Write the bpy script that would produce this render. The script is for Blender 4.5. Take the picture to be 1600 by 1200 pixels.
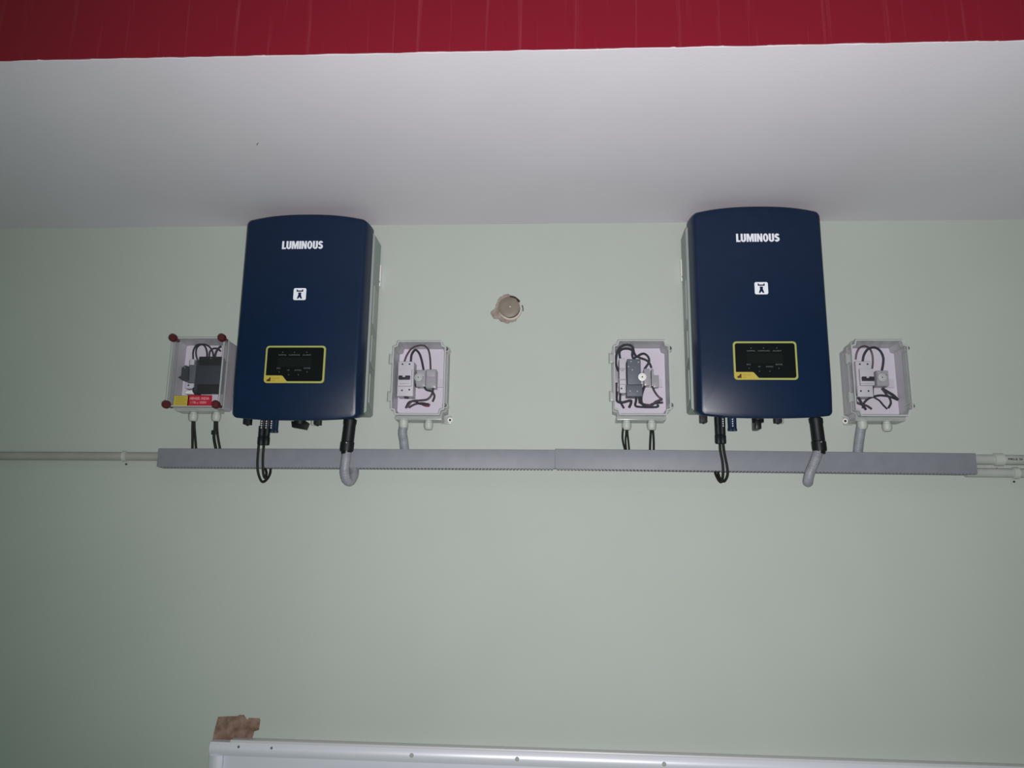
import bpy, bmesh, math, random
from mathutils import Vector, Matrix, noise
random.seed(7)
for o in list(bpy.data.objects): bpy.data.objects.remove(o)
S = bpy.context.scene
COL = S.collection

# ------------------------------------------------------------------ camera, light, exposure
cd = bpy.data.cameras.new('camera'); cam = bpy.data.objects.new('camera', cd); COL.objects.link(cam)
cd.sensor_width = 36.0; cd.lens = 1240.0/1600.0*36.0; cd.clip_start = .01
rt = Vector((.99860, .05133, .01263)); fw = Vector((-.05283, .97768, .20336)); up = Vector((-.00190, -.20374, .97902))
cam.matrix_world = Matrix(((rt.x, up.x, -fw.x, 0.0), (rt.y, up.y, -fw.y, -2.2), (rt.z, up.z, -fw.z, 1.6), (0, 0, 0, 1)))
S.camera = cam
S.view_settings.view_transform = 'Standard'; S.view_settings.look = 'None'
S.view_settings.exposure = 0.0; S.view_settings.gamma = 1.0
S.view_settings.use_curve_mapping = False

w = bpy.data.worlds.new('dim_room'); S.world = w; w.use_nodes = True
w.node_tree.nodes['Background'].inputs[0].default_value = (.30, .62, .44, 1)
w.node_tree.nodes['Background'].inputs[1].default_value = .165

ld = bpy.data.lights.new('phone_flash', 'SPOT'); fl = bpy.data.objects.new('phone_flash', ld); COL.objects.link(fl)
ld.energy = 162; ld.color = (1.0, .965, .985); ld.shadow_soft_size = .012
ld.spot_size = math.radians(128); ld.spot_blend = 1.0
fl.location = (.03, -2.2, 1.575)
fl.rotation_euler = Vector((.09, .95, .30)).to_track_quat('-Z', 'Y').to_euler()

# ------------------------------------------------------------------ materials
def mat(name, col, rough=.5, metal=0., spec=.4, coat=0.):
    m = bpy.data.materials.new(name); m.use_nodes = True
    b = m.node_tree.nodes['Principled BSDF']
    b.inputs['Base Color'].default_value = (*col, 1); b.inputs['Roughness'].default_value = rough
    b.inputs['Metallic'].default_value = metal; b.inputs['Specular IOR Level'].default_value = spec
    b.inputs['Coat Weight'].default_value = coat
    return m

def varied(m, c1, c2, scale=6., detail=4., bump=.0, bscale=200., stretch=(1, 1, 1)):
    nt = m.node_tree; n = nt.nodes; l = nt.links; b = n['Principled BSDF']
    tc = n.new('ShaderNodeTexCoord'); mp = n.new('ShaderNodeMapping'); mp.inputs['Scale'].default_value = stretch
    l.new(tc.outputs['Object'], mp.inputs['Vector'])
    t = n.new('ShaderNodeTexNoise'); t.inputs['Scale'].default_value = scale; t.inputs['Detail'].default_value = detail
    l.new(mp.outputs['Vector'], t.inputs['Vector'])
    r = n.new('ShaderNodeValToRGB'); r.color_ramp.elements[0].position = .35; r.color_ramp.elements[1].position = .65
    r.color_ramp.elements[0].color = (*c1, 1); r.color_ramp.elements[1].color = (*c2, 1)
    l.new(t.outputs['Fac'], r.inputs['Fac']); l.new(r.outputs['Color'], b.inputs['Base Color'])
    if bump:
        t2 = n.new('ShaderNodeTexNoise'); t2.inputs['Scale'].default_value = bscale; t2.inputs['Detail'].default_value = 3
        l.new(tc.outputs['Object'], t2.inputs['Vector'])
        bp = n.new('ShaderNodeBump'); bp.inputs['Strength'].default_value = bump; bp.inputs['Distance'].default_value = .002
        l.new(t2.outputs['Fac'], bp.inputs['Height']); l.new(bp.outputs['Normal'], b.inputs['Normal'])
    return m

def clear(name, alpha, col, rough=.15, spec=.5):
    m = mat(name, col, rough, 0., spec)
    m.node_tree.nodes['Principled BSDF'].inputs['Alpha'].default_value = alpha
    return m

M = {}
M['wall'] = varied(mat('green_wall_paint', (.4, .45, .4), .75, spec=.25), (.424, .460, .420), (.438, .474, .434), 3.5, 5, .12, 160)
M['ceiling'] = varied(mat('white_ceiling_paint', (.6, .6, .6), .8, spec=.2), (.665, .625, .680), (.69, .65, .705), 3, 5, .12, 140)
M['plaster'] = varied(mat('bare_brown_plaster', (.2, .1, .07), .9), (.15, .085, .06), (.30, .20, .155), 45, 6, .5, 300)
M['chip'] = varied(mat('chipped_plaster', (.3, .25, .2), .9), (.20, .16, .135), (.34, .29, .25), 60, 6, .5, 300)
M['blue'] = varied(mat('navy_blue_paint', (.01, .03, .08), .34, spec=.32), (.0036, .0130, .041), (.0042, .0140, .045), 30, 3, .06, 700)
M['heatsink'] = mat('grey_aluminium', (.30, .34, .32), .55, .15)
M['heatsink_light'] = mat('pale_aluminium', (.35, .39, .37), .5, .15)
M['white'] = mat('white_plastic', (.74, .74, .72), .4)
M['offwhite'] = mat('off_white_gland', (.43, .46, .42), .5)
M['print'] = mat('white_print', (.80, .82, .90), .6)
M['black'] = mat('black_rubber', (.007, .009, .011), .5, spec=.25)
M['glossblack'] = mat('black_plastic', (.006, .007, .008), .35, spec=.3)
M['panel'] = mat('display_black', (.0035, .0045, .005), .3, spec=.3)
M['lcd'] = mat('lcd_grey', (.008, .010, .010), .25, spec=.3)
M['dimprint'] = mat('grey_print', (.10, .11, .11), .6)
M['yellow'] = mat('yellow_print', (.47, .36, .05), .55)
M['yellowpale'] = mat('pale_yellow_print', (.36, .37, .10), .55)
M['olive'] = mat('olive_print', (.30, .22, .03), .6)
M['maroon'] = mat('maroon_print', (.06, .012, .006), .6)
M['bluecap'] = mat('blue_cap', (.008, .020, .050), .5)
M['cable'] = mat('dark_cable', (.014, .015, .013), .65, spec=.2)
M['wirered'] = mat('red_wire', (.16, .02, .03), .45)
M['wirebrown'] = mat('maroon_wire', (.05, .022, .035), .45)
M['wireblack'] = mat('black_wire', (.012, .012, .022), .6, spec=.2)
M['trunk'] = varied(mat('grey_trunking', (.2, .2, .25), .5), (.200, .206, .238), (.216, .221, .254), 30, 4, .05, 400)
M['flex'] = varied(mat('grey_flexible_conduit', (.2, .23, .25), .5), (.20, .225, .25), (.27, .29, .32), 60, 3)
M['flexlight'] = varied(mat('light_grey_conduit', (.3, .3, .34), .45), (.225, .225, .265), (.275, .275, .31), 60, 3)
M['pipe'] = varied(mat('painted_conduit', (.3, .29, .27), .55), (.325, .32, .285), (.36, .35, .315), 18, 4)
M['pipegrey'] = varied(mat('grey_white_conduit', (.36, .36, .34), .5), (.35, .36, .34), (.40, .405, .385), 18, 4)
M['coupler'] = mat('pale_saddle', (.45, .47, .44), .5)
M['screw'] = mat('dark_screw', (.07, .07, .065), .4, .6)
M['metal'] = mat('bright_screw', (.55, .55, .55), .25, .9)
M['boxback'] = mat('lilac_backplate', (.565, .525, .60), .6)
M['boxwall'] = clear('milky_polycarbonate', .5, (.66, .62, .69), .3)
M['lidwall'] = clear('clear_polycarbonate_edge', .30, (.62, .62, .64), .15)
M['lid'] = clear('clear_polycarbonate', .022, (.50, .48, .54), .12)
M['lidrim'] = clear('clear_rim', .62, (.60, .61, .61), .22)
M['seal'] = clear('clear_moulding', .45, (.58, .60, .58), .25)
M['breaker'] = mat('light_grey_breaker', (.50, .475, .53), .5)
M['breakerdim'] = mat('grey_breaker_recess', (.34, .32, .37), .5)
M['toggle'] = mat('dark_toggle', (.010, .009, .018), .5, spec=.2)
M['spd'] = mat('slate_protector', (.085, .098, .125), .5)
M['spddark'] = mat('dark_slate', (.022, .027, .038), .5)
M['terminal'] = clear('smoky_terminal', .85, (.36, .35, .38), .25)
M['brass'] = mat('terminal_screw', (.6, .6, .58), .3, .8)
M['redknob'] = mat('red_knob', (.085, .012, .016), .45)
M['red_stk'] = mat('red_sticker', (.40, .012, .035), .5)
M['pink'] = mat('pink_print', (.70, .30, .32), .6)
M['capbrown'] = varied(mat('brown_disc', (.3, .25, .2), .5), (.185, .160, .128), (.235, .20, .165), 25, 4)
M['ringpale'] = mat('pale_pvc', (.52, .47, .43), .45)
M['dark'] = mat('dark_gap', (.03, .022, .018), .9)
M['boardframe'] = mat('aluminium_frame', (.74, .74, .82), .36, .15)
M['board'] = mat('white_board', (.66, .66, .74), .3, coat=.3)
M['wood'] = mat('pale_strip', (.66, .64, .66), .4, .1)

# red fascia paint with the vertical runs and scuffs of its brushwork
m = mat('red_gloss_paint', (.2, .005, .02), .38, spec=.45); M['red'] = m
nt = m.node_tree; n = nt.nodes; l = nt.links; b = n['Principled BSDF']
tc = n.new('ShaderNodeTexCoord'); mp = n.new('ShaderNodeMapping'); mp.inputs['Scale'].default_value = (36, 1, .9)
l.new(tc.outputs['Object'], mp.inputs['Vector'])
t = n.new('ShaderNodeTexNoise'); t.inputs['Scale'].default_value = 1.0; t.inputs['Detail'].default_value = 5; t.inputs['Roughness'].default_value = .7
l.new(mp.outputs['Vector'], t.inputs['Vector'])
r = n.new('ShaderNodeValToRGB'); e = r.color_ramp.elements
e[0].position = .56; e[0].color = (.200, .0065, .020, 1); e[1].position = .84; e[1].color = (.27, .050, .066, 1)
l.new(t.outputs['Fac'], r.inputs['Fac']); l.new(r.outputs['Color'], b.inputs['Base Color'])

# ------------------------------------------------------------------ mesh helpers
def box(bm, x0, x1, y0, y1, z0, z1, bev=0., seg=2):
    v = [bm.verts.new((x, y, z)) for x in (x0, x1) for y in (y0, y1) for z in (z0, z1)]
    fs = [bm.faces.new([v[i] for i in q]) for q in ((0,1,3,2),(4,6,7,5),(0,4,5,1),(2,3,7,6),(0,2,6,4),(1,5,7,3))]
    if bev:
        es = list({e for f in fs for e in f.edges})
        bmesh.ops.bevel(bm, geom=es, offset=bev, segments=seg, affect='EDGES', profile=.6)
    return bm

def prism(bm, pts, y0, y1, bev=0.):
    """outline in x,z extruded from y0 (back) to y1 (front)"""
    a = [bm.verts.new((p[0], y0, p[1])) for p in pts]; b = [bm.verts.new((p[0], y1, p[1])) for p in pts]
    k = len(pts); front = bm.faces.new(b); back = bm.faces.new(list(reversed(a)))
    for i in range(k): bm.faces.new((a[i], a[(i+1) % k], b[(i+1) % k], b[i]))
    if bev: bmesh.ops.bevel(bm, geom=list(front.edges), offset=bev, segments=2, affect='EDGES', profile=.6)
    return bm

def ringprism(bm, outer, inner, y0, y1):
    k = len(outer); V = lambda P_, y: [bm.verts.new((p[0], y, p[1])) for p in P_]
    a, b, c, d = V(outer, y0), V(outer, y1), V(inner, y1), V(inner, y0)
    for i in range(k):
        j = (i+1) % k
        bm.faces.new((a[i], a[j], b[j], b[i])); bm.faces.new((b[i], b[j], c[j], c[i]))
        bm.faces.new((c[i], c[j], d[j], d[i])); bm.faces.new((d[i], d[j], a[j], a[i]))
    return bm

def rrect(x0, x1, z0, z1, r, n_=6):
    pts = []
    for cx, cz, a0 in ((x1-r, z1-r, 0), (x0+r, z1-r, 90), (x0+r, z0+r, 180), (x1-r, z0+r, 270)):
        for i in range(n_+1):
            a = math.radians(a0+90*i/n_); pts.append((cx+r*math.cos(a), cz+r*math.sin(a)))
    return pts

def circle(cx, cz, r, n_=24): return [(cx+r*math.cos(2*math.pi*i/n_), cz+r*math.sin(2*math.pi*i/n_)) for i in range(n_)]

def lathe(bm, prof, c=(0,0,0), axis='z', n_=24):
    """prof: (radius, height) list; caps where the radius is zero"""
    rings = []
    for rr, h in prof:
        ring = []
        for i in range(n_ if rr > 1e-6 else 1):
            a = 2*math.pi*i/n_; u, v = rr*math.cos(a), rr*math.sin(a)
            p = {'z': (u, v, h), 'y': (u, h, v), 'x': (h, u, v)}[axis]
            ring.append(bm.verts.new((p[0]+c[0], p[1]+c[1], p[2]+c[2])))
        rings.append(ring)
    for a, b in zip(rings, rings[1:]):
        if len(a) == 1 and len(b) == 1: continue
        for i in range(n_):
            j = (i+1) % n_
            if len(a) == 1: bm.faces.new((a[0], b[j], b[i]))
            elif len(b) == 1: bm.faces.new((a[i], a[j], b[0]))
            else: bm.faces.new((a[i], a[j], b[j], b[i]))
    return bm

def smooth_path(pts, sub=8):
    P_ = [Vector(p) for p in pts]
    if len(P_) < 3: return P_
    Q = [P_[0]*2-P_[1]] + P_ + [P_[-1]*2-P_[-2]]; out = []
    for i in range(1, len(Q)-2):
        for s in range(sub):
            t = s/sub; a, b, c, d = Q[i-1:i+3]
            out.append(.5*((2*b)+(c-a)*t+(2*a-5*b+4*c-d)*t*t+(3*b-a-3*c+d)*t**3))
    out.append(P_[-1]); return out

def tube(bm, pts, r, n_=10, sub=8, ribs=0.):
    path = smooth_path(pts, sub); rings = []; nrm = None
    if ribs:
        q = [path[0]]
        for a, b in zip(path, path[1:]):
            k = max(1, int((b-a).length/.0016))
            for i in range(1, k+1): q.append(a.lerp(b, i/k))
        path = q
    for i, p in enumerate(path):
        t = (path[min(i+1, len(path)-1)]-path[max(i-1, 0)]).normalized()
        if nrm is None: nrm = t.orthogonal().normalized()
        nrm = (nrm-t*nrm.dot(t)).normalized(); bn = t.cross(nrm)
        rr = r*(1-ribs*(i % 3 == 1)) if ribs else r
        rings.append([bm.verts.new(p+(nrm*math.cos(2*math.pi*k/n_)+bn*math.sin(2*math.pi*k/n_))*rr) for k in range(n_)])
    for a, b in zip(rings, rings[1:]):
        for i in range(n_): bm.faces.new((a[i], a[(i+1) % n_], b[(i+1) % n_], b[i]))
    bm.faces.new(list(reversed(rings[0]))); bm.faces.new(rings[-1])
    return bm

def B(): return bmesh.new()

def wloc(o):
    v = Vector((0, 0, 0))
    while o: v += o.location; o = o.parent
    return v

def obj(name, bm, m, parent=None, off=None, label=None, origin=None):
    """mesh in world coordinates (or local plus off) -> one linked object with its own origin"""
    if off is not None: bmesh.ops.translate(bm, verts=bm.verts, vec=Vector(off))
    bmesh.ops.recalc_face_normals(bm, faces=bm.faces)
    for f in bm.faces: f.smooth = True
    for e in bm.edges:
        if len(e.link_faces) == 2 and e.calc_face_angle(0) > math.radians(38): e.smooth = False
    vs = [v.co for v in bm.verts]
    lo = Vector([min(v[i] for v in vs) for i in range(3)]); hi = Vector([max(v[i] for v in vs) for i in range(3)])
    o0 = Vector(origin) if origin else Vector(((lo.x+hi.x)/2, (lo.y+hi.y)/2, lo.z))
    bmesh.ops.translate(bm, verts=bm.verts, vec=-o0)
    me = bpy.data.meshes.new(name); bm.to_mesh(me); bm.free(); me.materials.append(m)
    o = bpy.data.objects.new(name, me); COL.objects.link(o)
    if parent: o.parent = parent; o.location = o0-wloc(parent)
    else: o.location = o0
    if label: o['label'] = label
    return o

def tag(o, label, cat, group=None):
    o['label'] = label; o['category'] = cat
    if group: o['group'] = group
    return o

def thing(name, label, cat, loc, group=None):
    o = bpy.data.objects.new(name, None); COL.objects.link(o); o.location = loc; o.empty_display_size = .05
    return tag(o, label, cat, group)

def struct(name, bm, m, label=None):
    o = obj(name, bm, m); o['kind'] = 'structure'
    if label: o['label'] = label
    return o

def text_bm(s, x0, x1, z0, z1, yfun, bold=0., depth=.0004, keep_aspect=False):
    cu = bpy.data.curves.new('lettering', 'FONT'); cu.body = s; cu.offset = bold; cu.resolution_u = 3; cu.space_character = 1.0+bold*.9
    o = bpy.data.objects.new('lettering', cu); COL.objects.link(o)
    dg = bpy.context.evaluated_depsgraph_get(); dg.update()
    me = bpy.data.meshes.new_from_object(o.evaluated_get(dg)); bpy.data.objects.remove(o); bpy.data.curves.remove(cu)
    bm = B(); bm.from_mesh(me); bpy.data.meshes.remove(me)
    xs = [v.co.x for v in bm.verts]; ys = [v.co.y for v in bm.verts]
    ax, bx, ay, by = min(xs), max(xs), min(ys), max(ys)
    for v in bm.verts:
        x = x0+(v.co.x-ax)/(bx-ax)*(x1-x0); z = z0+(v.co.y-ay)/(by-ay)*(z1-z0)
        v.co = Vector((x, yfun(x)-depth, z))
    g = bmesh.ops.extrude_face_region(bm, geom=list(bm.faces))
    for v in [e_ for e_ in g['geom'] if isinstance(e_, bmesh.types.BMVert)]: v.co.y += depth*.8
    return bm

# ------------------------------------------------------------------ the setting
CZ = 2.5413; FY = -.831
bm = B(); box(bm, -3.2, 3.2, 0, .2, .6, CZ)
wall = struct('wall_back', bm, M['wall'], 'pale green painted wall behind the inverters')
# the white underside of the slab; its front arris is a little chipped and ragged
bm = B(); nx = 1400; top = []; bot = []
for i in range(nx+1):
    x = -3.2+6.4*i/nx
    j = .0022*noise.noise(Vector((x*9, 0, 0)))+.0022*noise.noise(Vector((x*40, 3, 0)))
    bot.append((x, FY+j))
V0 = [bm.verts.new((x, y, CZ)) for x, y in bot]; V1 = [bm.verts.new((x, .2, CZ)) for x, y in bot]
V2 = [bm.verts.new((x, y, CZ+.012)) for x, y in bot]; V3 = [bm.verts.new((x, .2, CZ+.012)) for x, y in bot]
for i in range(nx):
    bm.faces.new((V0[i], V1[i], V1[i+1], V0[i+1])); bm.faces.new((V0[i], V0[i+1], V2[i+1], V2[i])); bm.faces.new((V2[i], V2[i+1], V3[i+1], V3[i]))
struct('ceiling', bm, M['ceiling'], 'white underside of the concrete slab above the inverters')
bm = B(); nz = 12; grid = []
for i in range(nx+1):
    x = -3.2+6.4*i/nx; col = []
    for k in range(nz+1):
        z = CZ+.0012+.0014*noise.noise(Vector((x*15, 7, 0)))+.006*max(0., noise.noise(Vector((x*55, 2, 0)))-.32) if k == 0 else CZ+.5*k/nz
        col.append(bm.verts.new((x, FY-.003+.0015*noise.noise(Vector((x*5, z*4, 0))), z)))
    grid.append(col)
for i in range(nx):
    for k in range(nz): bm.faces.new((grid[i][k], grid[i+1][k], grid[i+1][k+1], grid[i][k+1]))
rim = [bm.verts.new((c[0].co.x, FY+.05, c[0].co.z+.012)) for c in grid]
for i in range(nx): bm.faces.new((grid[i][0], rim[i], rim[i+1], grid[i+1][0]))
struct('trim_1', bm, M['red'], 'red painted front face of the slab above')

# ------------------------------------------------------------------ inverters
HW, HH = .178, .560
def outline(hw, h, r, up_, dn, n_=14, nc=7):
    """rounded rectangle whose top and bottom edges bow outwards; starts at the right side"""
    pts = rrect(-hw, hw, 0, h, r, nc); out = []
    full = []
    k = len(pts)
    for i in range(k):
        a, b = pts[i], pts[(i+1) % k]; full.append(a)
        if abs(a[0]-b[0]) > .05 or abs(a[1]-b[1]) > .05:
            for s in range(1, n_): full.append((a[0]+(b[0]-a[0])*s/n_, a[1]+(b[1]-a[1])*s/n_))
    for x, z in full:
        f = max(0., 1-abs(x/hw)**2.6); wz = z/h
        out.append((x, z+(up_*f if wz > .5 else -dn*f)*abs(2*wz-1)))
    return out

def face_y(x, z=.3): return -.158+.0115*(x/.163)**2+(.010*((.12-z)/.12)**2 if z < .12 else 0)

def brand(bm, x0, x1, z0, z1):
    """LUMINOUS: each letter a polygon in a unit-high box"""
    w_ = .225
    def stroke(pts, hw):
        L = []; R2 = []
        for i, p in enumerate(pts):
            a = pts[max(i-1, 0)]; b = pts[min(i+1, len(pts)-1)]
            dx, dy = b[0]-a[0], b[1]-a[1]; n_ = math.hypot(dx, dy); nx_, ny_ = -dy/n_, dx/n_
            L.append((p[0]+nx_*hw, p[1]+ny_*hw)); R2.append((p[0]-nx_*hw, p[1]-ny_*hw))
        return L+list(reversed(R2))
    def arc(cx, cy, rx, ry, a0, a1, n_=8): return [(cx+rx*math.cos(math.radians(a0+(a1-a0)*i/n_)), cy+ry*math.sin(math.radians(a0+(a1-a0)*i/n_))) for i in range(n_+1)]
    def Lt(o): return [(o, 0), (o+.46, 0), (o+.46, .19), (o+w_, .19), (o+w_, 1), (o, 1)]
    def Ut(o): return [(o, 1)]+arc(o+.29, .29, .29, .30, 180, 360, 12)+[(o+.58, 1), (o+.58-w_, 1)]+arc(o+.29, .29, .29-w_, .12, 360, 180, 8)+[(o+w_, 1)]
    def Mt(o): return [(o, 0), (o+.20, 0), (o+.20, .58), (o+.33, 0), (o+.47, 0), (o+.60, .58), (o+.60, 0), (o+.80, 0), (o+.80, 1), (o+.53, 1), (o+.40, .46), (o+.27, 1), (o, 1)]
    def It(o): return [(o, 0), (o+w_, 0), (o+w_, 1), (o, 1)]
    def Nt(o): return [(o, 0), (o+.20, 0), (o+.20, .52), (o+.38, 0), (o+.60, 0), (o+.60, 1), (o+.40, 1), (o+.40, .48), (o+.22, 1), (o, 1)]
    def St(o):
        c = arc(o+.28, .70, .165, .195, 20, 180, 8)+arc(o+.28, .68, .165, .15, 190, 235, 4)+arc(o+.27, .31, .165, .18, 55, -60, 8)+arc(o+.27, .295, .175, .20, -90, -165, 6)
        return stroke(c, .108)
    o = 0; sx = (x1-x0)/4.77; sz = z1-z0
    mp_ = lambda P_: [(x0+p[0]*sx, z0+p[1]*sz) for p in P_]
    yb = face_y(.062)+.0005; yf = face_y(0)-.0007
    for f, adv in ((Lt, .50), (Ut, .64), (Mt, .86), (It, .28), (Nt, .66), (None, .65), (Ut, .63), (St, .55)):
        if f: prism(bm, mp_(f(o)), yb, yf)
        else: ringprism(bm, mp_(arc(o+.295, .5, .295, .52, 0, 345, 23)), mp_(arc(o+.295, .5, .295-w_*.93, .33, 0, 345, 23)), yb, yf)
        o += adv

def make_inverter(cx, z0, label, knob_turned):
    T = (cx, 0, z0)
    inv = thing('solar_inverter', label, 'inverter', (cx, 0, z0), 'wall mounted solar inverters')
    # grey die-cast body with chamfered top corners
    h = .558; hw = .184; c = .028
    bm = B(); prism(bm, [(-hw, .022), (-hw+.006, .017), (hw-.006, .017), (hw, .022), (hw, h-c), (hw-c, h), (-hw+c, h), (-hw, h-c)], -.016, -.095)
    body = obj('body', bm, M['heatsink'], inv, T)
    for s in (-1, 1):
        for za, zb in ((.035, .130), (.150, .240), (.260, .385)):
            bm = B(); a = s*hw; b = s*(hw+.002)
            v = [(-.034, za), (-.078, za+.014), (-.078, zb), (-.034, zb-.012)]
            A = [bm.verts.new((a, y, z)) for y, z in v]; C_ = [bm.verts.new((b, y, z)) for y, z in v]
            bm.faces.new(C_); bm.faces.new(list(reversed(A)))
            for i in range(4): bm.faces.new((A[i], A[(i+1) % 4], C_[(i+1) % 4], C_[i]))
            obj('side_panel', bm, M['heatsink_light'], body, T)
    # rear fins between body and wall
    bm = B()
    for i in range(24):
        x = -.155+i*.31/23
        box(bm, x-.0015, x+.0015, -.018, -.004, .03, h-.04)
    obj('heat_sink_fins', bm, M['heatsink'], inv, T)
    for s in (-1, 1):
        bm = B(); box(bm, min(s*.172, s*.187), max(s*.172, s*.187), -.016, 0, .405, .470, .001)
        br = obj('mounting_bracket', bm, M['white'], inv, T)
        bm = B(); lathe(bm, [(0, -.0195), (.004, -.0195), (.0045, -.016)], (s*.181, 0, .418), 'y', 12)
        obj('screw', bm, M['screw'], br, T)
    # blue bowed front cover: concentric rings from the rear rim to the middle of the face
    rings = [(0, 0, 0), (.0004, .20, 0), (.0015, .42, 0), (.0035, .66, 0), (.0062, .84, .0003), (.0088, .935, .0010), (.0115, .982, .0025), (.0145, 1, .0055)]
    bm = B(); R_ = []
    base = [(x, z-.004) for x, z in outline(HW, HH, .012, .0135, .010)]
    def ring(ins, y, iz):
        out = []
        for x, z in base:
            sx = (HW-ins)/HW; zc = HH*.5
            X = x*sx; Z = zc+(z-zc)*(zc-iz)/zc
            if z < zc: Z += .010*(1-y)*(1-z/zc)
            Y = -.088+y*(face_y(X, Z)+.088)
            out.append(bm.verts.new((X, Y, Z)))
        return out
    for ins, y, iz in rings: R_.append(ring(ins, y, iz))
    for s in (.96, .92, .87, .82, .76, .68, .6, .45, .3, .15):
        rr = []
        for v in R_[7]:
            X = v.co.x*s; Z = HH*.5+(v.co.z-HH*.5)*s; rr.append(bm.verts.new((X, face_y(X, Z), Z)))
        R_.append(rr)
    k = len(base)
    for a, b in zip(R_, R_[1:]):
        for i in range(k): bm.faces.new((a[i], a[(i+1) % k], b[(i+1) % k], b[i]))
    cv = bm.verts.new((0, face_y(0), HH*.5))
    for i in range(k): bm.faces.new((R_[-1][i], R_[-1][(i+1) % k], cv))
    # inner lip so the cover has thickness
    lip = [bm.verts.new((v.co.x*.96, -.088, HH*.5+(v.co.z-HH*.5)*.96)) for v in R_[0]]
    for i in range(k): bm.faces.new((R_[0][(i+1) % k], R_[0][i], lip[i], lip[(i+1) % k]))
    cover = obj('front_cover', bm, M['blue'], inv, T)
    # brand lettering in bold condensed capitals
    bm = B(); brand(bm, -.0605, .0545, .4655, .4885)
    obj('brand_lettering', bm, M['print'], cover, T, label='white block capitals LUMINOUS')
    bm = B(); prism(bm, rrect(-.0185, .0165, .3175, .3515, .0045), -.1565, -.1590)
    bd = obj('grid_badge', bm, M['print'], cover, T, label='white rounded square badge with a dark pylon mark')
    bm = B(); e_ = -.001; yb, yf = -.1588, -.1594
    prism(bm, [(-.0100, .3412), (-.0100, .3475), (-.0072, .3475), (-.0066, .3446), (.0046, .3446), (.0052, .3475), (.0080, .3475), (.0080, .3412)], yb, yf)
    prism(bm, [(-.0055, .3388), (.0035, .3388), (.0026, .3330), (.0062, .3215), (.0020, .3215), (-.001, .3262), (-.0040, .3215), (-.0082, .3215), (-.0046, .3330)], yb, yf)
    obj('pylon_mark', bm, M['blue'], bd, T)
    # display window
    x0, x1, za, zb = -.0825, .0810, .0860, .1885
    bm = B(); prism(bm, rrect(x0, x1, za, zb, .009), -.150, -.1592)
    dp = obj('display_panel', bm, M['yellowpale'], cover, T, label='black display panel with a yellow border')
    t_ = .0048; q = rrect(x0+t_, x1-t_, za+t_, zb-t_, .006)
    q = [p for p in q if not (p[0] < x0+.05 and p[1] < za+.03)]
    # cut-away lower left corner of the black glass, where the yellow label sits
    idx = next(i for i, p in enumerate(q) if p[0] < x0+.012 and p[1] < zb-.005 and q[(i+1) % len(q)][0] > x0+.012)
    q = q[:idx+1]+[(x0+t_, za+.022), (x0+t_+.001, za+.0206), (x0+.047, za+.0206), (x0+.051, za+.019), (x0+.062, za+t_+.001), (x0+.065, za+t_)]+q[idx+1:]
    bm = B(); prism(bm, q, -.1590, -.1598); gl = obj('black_glass', bm, M['panel'], dp, T)
    bm = B(); prism(bm, rrect(-.048, .044, .130, .156, .001), -.1597, -.16005); obj('lcd_screen', bm, M['lcd'], dp, T)
    bm = B(); prism(bm, [(x0+.0012, za+.0200), (x0+.0455, za+.0200), (x0+.049, za+.0185), (x0+.0605, za+.004), (x0+.0620, za+.0012), (x0+.008, za+.0012), (x0+.003, za+.003), (x0+.0012, za+.008)], -.1591, -.1596)
    yl = obj('yellow_label', bm, M['yellow'], dp, T)
    bm = B(); prism(bm, [(x0+.008, za+.0045), (x0+.0185, za+.0045), (x0+.0185, za+.0155), (x0+.0155, za+.0155), (x0+.0125, za+.0105), (x0+.008, za+.0095)], -.1595, -.15985)
    obj('label_mark', bm, M['maroon'], dp, T)
    bm = text_bm('SOLAR', x0+.0215, x0+.0425, za+.0112, za+.0152, lambda x: -.1594, .01, .0004)
    obj('label_text', bm, M['olive'], dp, T)
    bm = text_bm('NXG', x0+.0215, x0+.0305, za+.0050, za+.0085, lambda x: -.1594, .01, .0004)
    obj('label_text', bm, M['olive'], dp, T)
    for s_, a, b, zt in (('NORMAL', -.047, -.025, .1612), ('COMMUNIC', -.019, .012, .1612), ('ALARM', .019, .041, .1612), ('ESC', -.049, -.039, .1246), ('UP', -.020, -.014, .1190), ('DOWN', .000, .018, .1190), ('ENTER', .025, .043, .1246)):
        bm = text_bm(s_, a, b, zt, zt+.0036, lambda x: -.1597, .01, .0004); obj('panel_text', bm, M['dimprint'], dp, T)
    for x in (-.036, -.004, .030):
        bm = B(); lathe(bm, [(0, -.1606), (.0012, -.1604), (.0014, -.1597)], (x, 0, .1705), 'y', 10); obj('indicator_light', bm, M['dimprint'], dp, T)
    for x, z in ((-.043, .1165), (-.0165, .1085), (.0100, .1085), (.0335, .1165)):
        bm = B(); lathe(bm, [(0, -.1627), (.0026, -.1622), (.0042, -.1608), (.0046, -.1597)], (x, 0, z), 'y', 16); obj('button', bm, M['glossblack'], dp, T)
    # underside: screw feet, isolator knob, vent
    zb_ = .0165
    for x in (-.150, .046):
        bm = B(); box(bm, x-.009, x+.009, -.086, -.064, -.0145, .016, .0015); box(bm, x-.0025, x+.0025, -.078, -.072, -.0175, -.0135, .0008)
        obj('locking_catch', bm, M['black'], inv, T)
    kx = -.006 if not knob_turned else -.004
    bm = B(); lathe(bm, [(0, -.013), (.015, -.013), (.016, zb_), (0, zb_)], (kx, -.075, 0), 'z', 24)
    kb = obj('switch_base', bm, M['black'], inv, T)
    bm = B()
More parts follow.
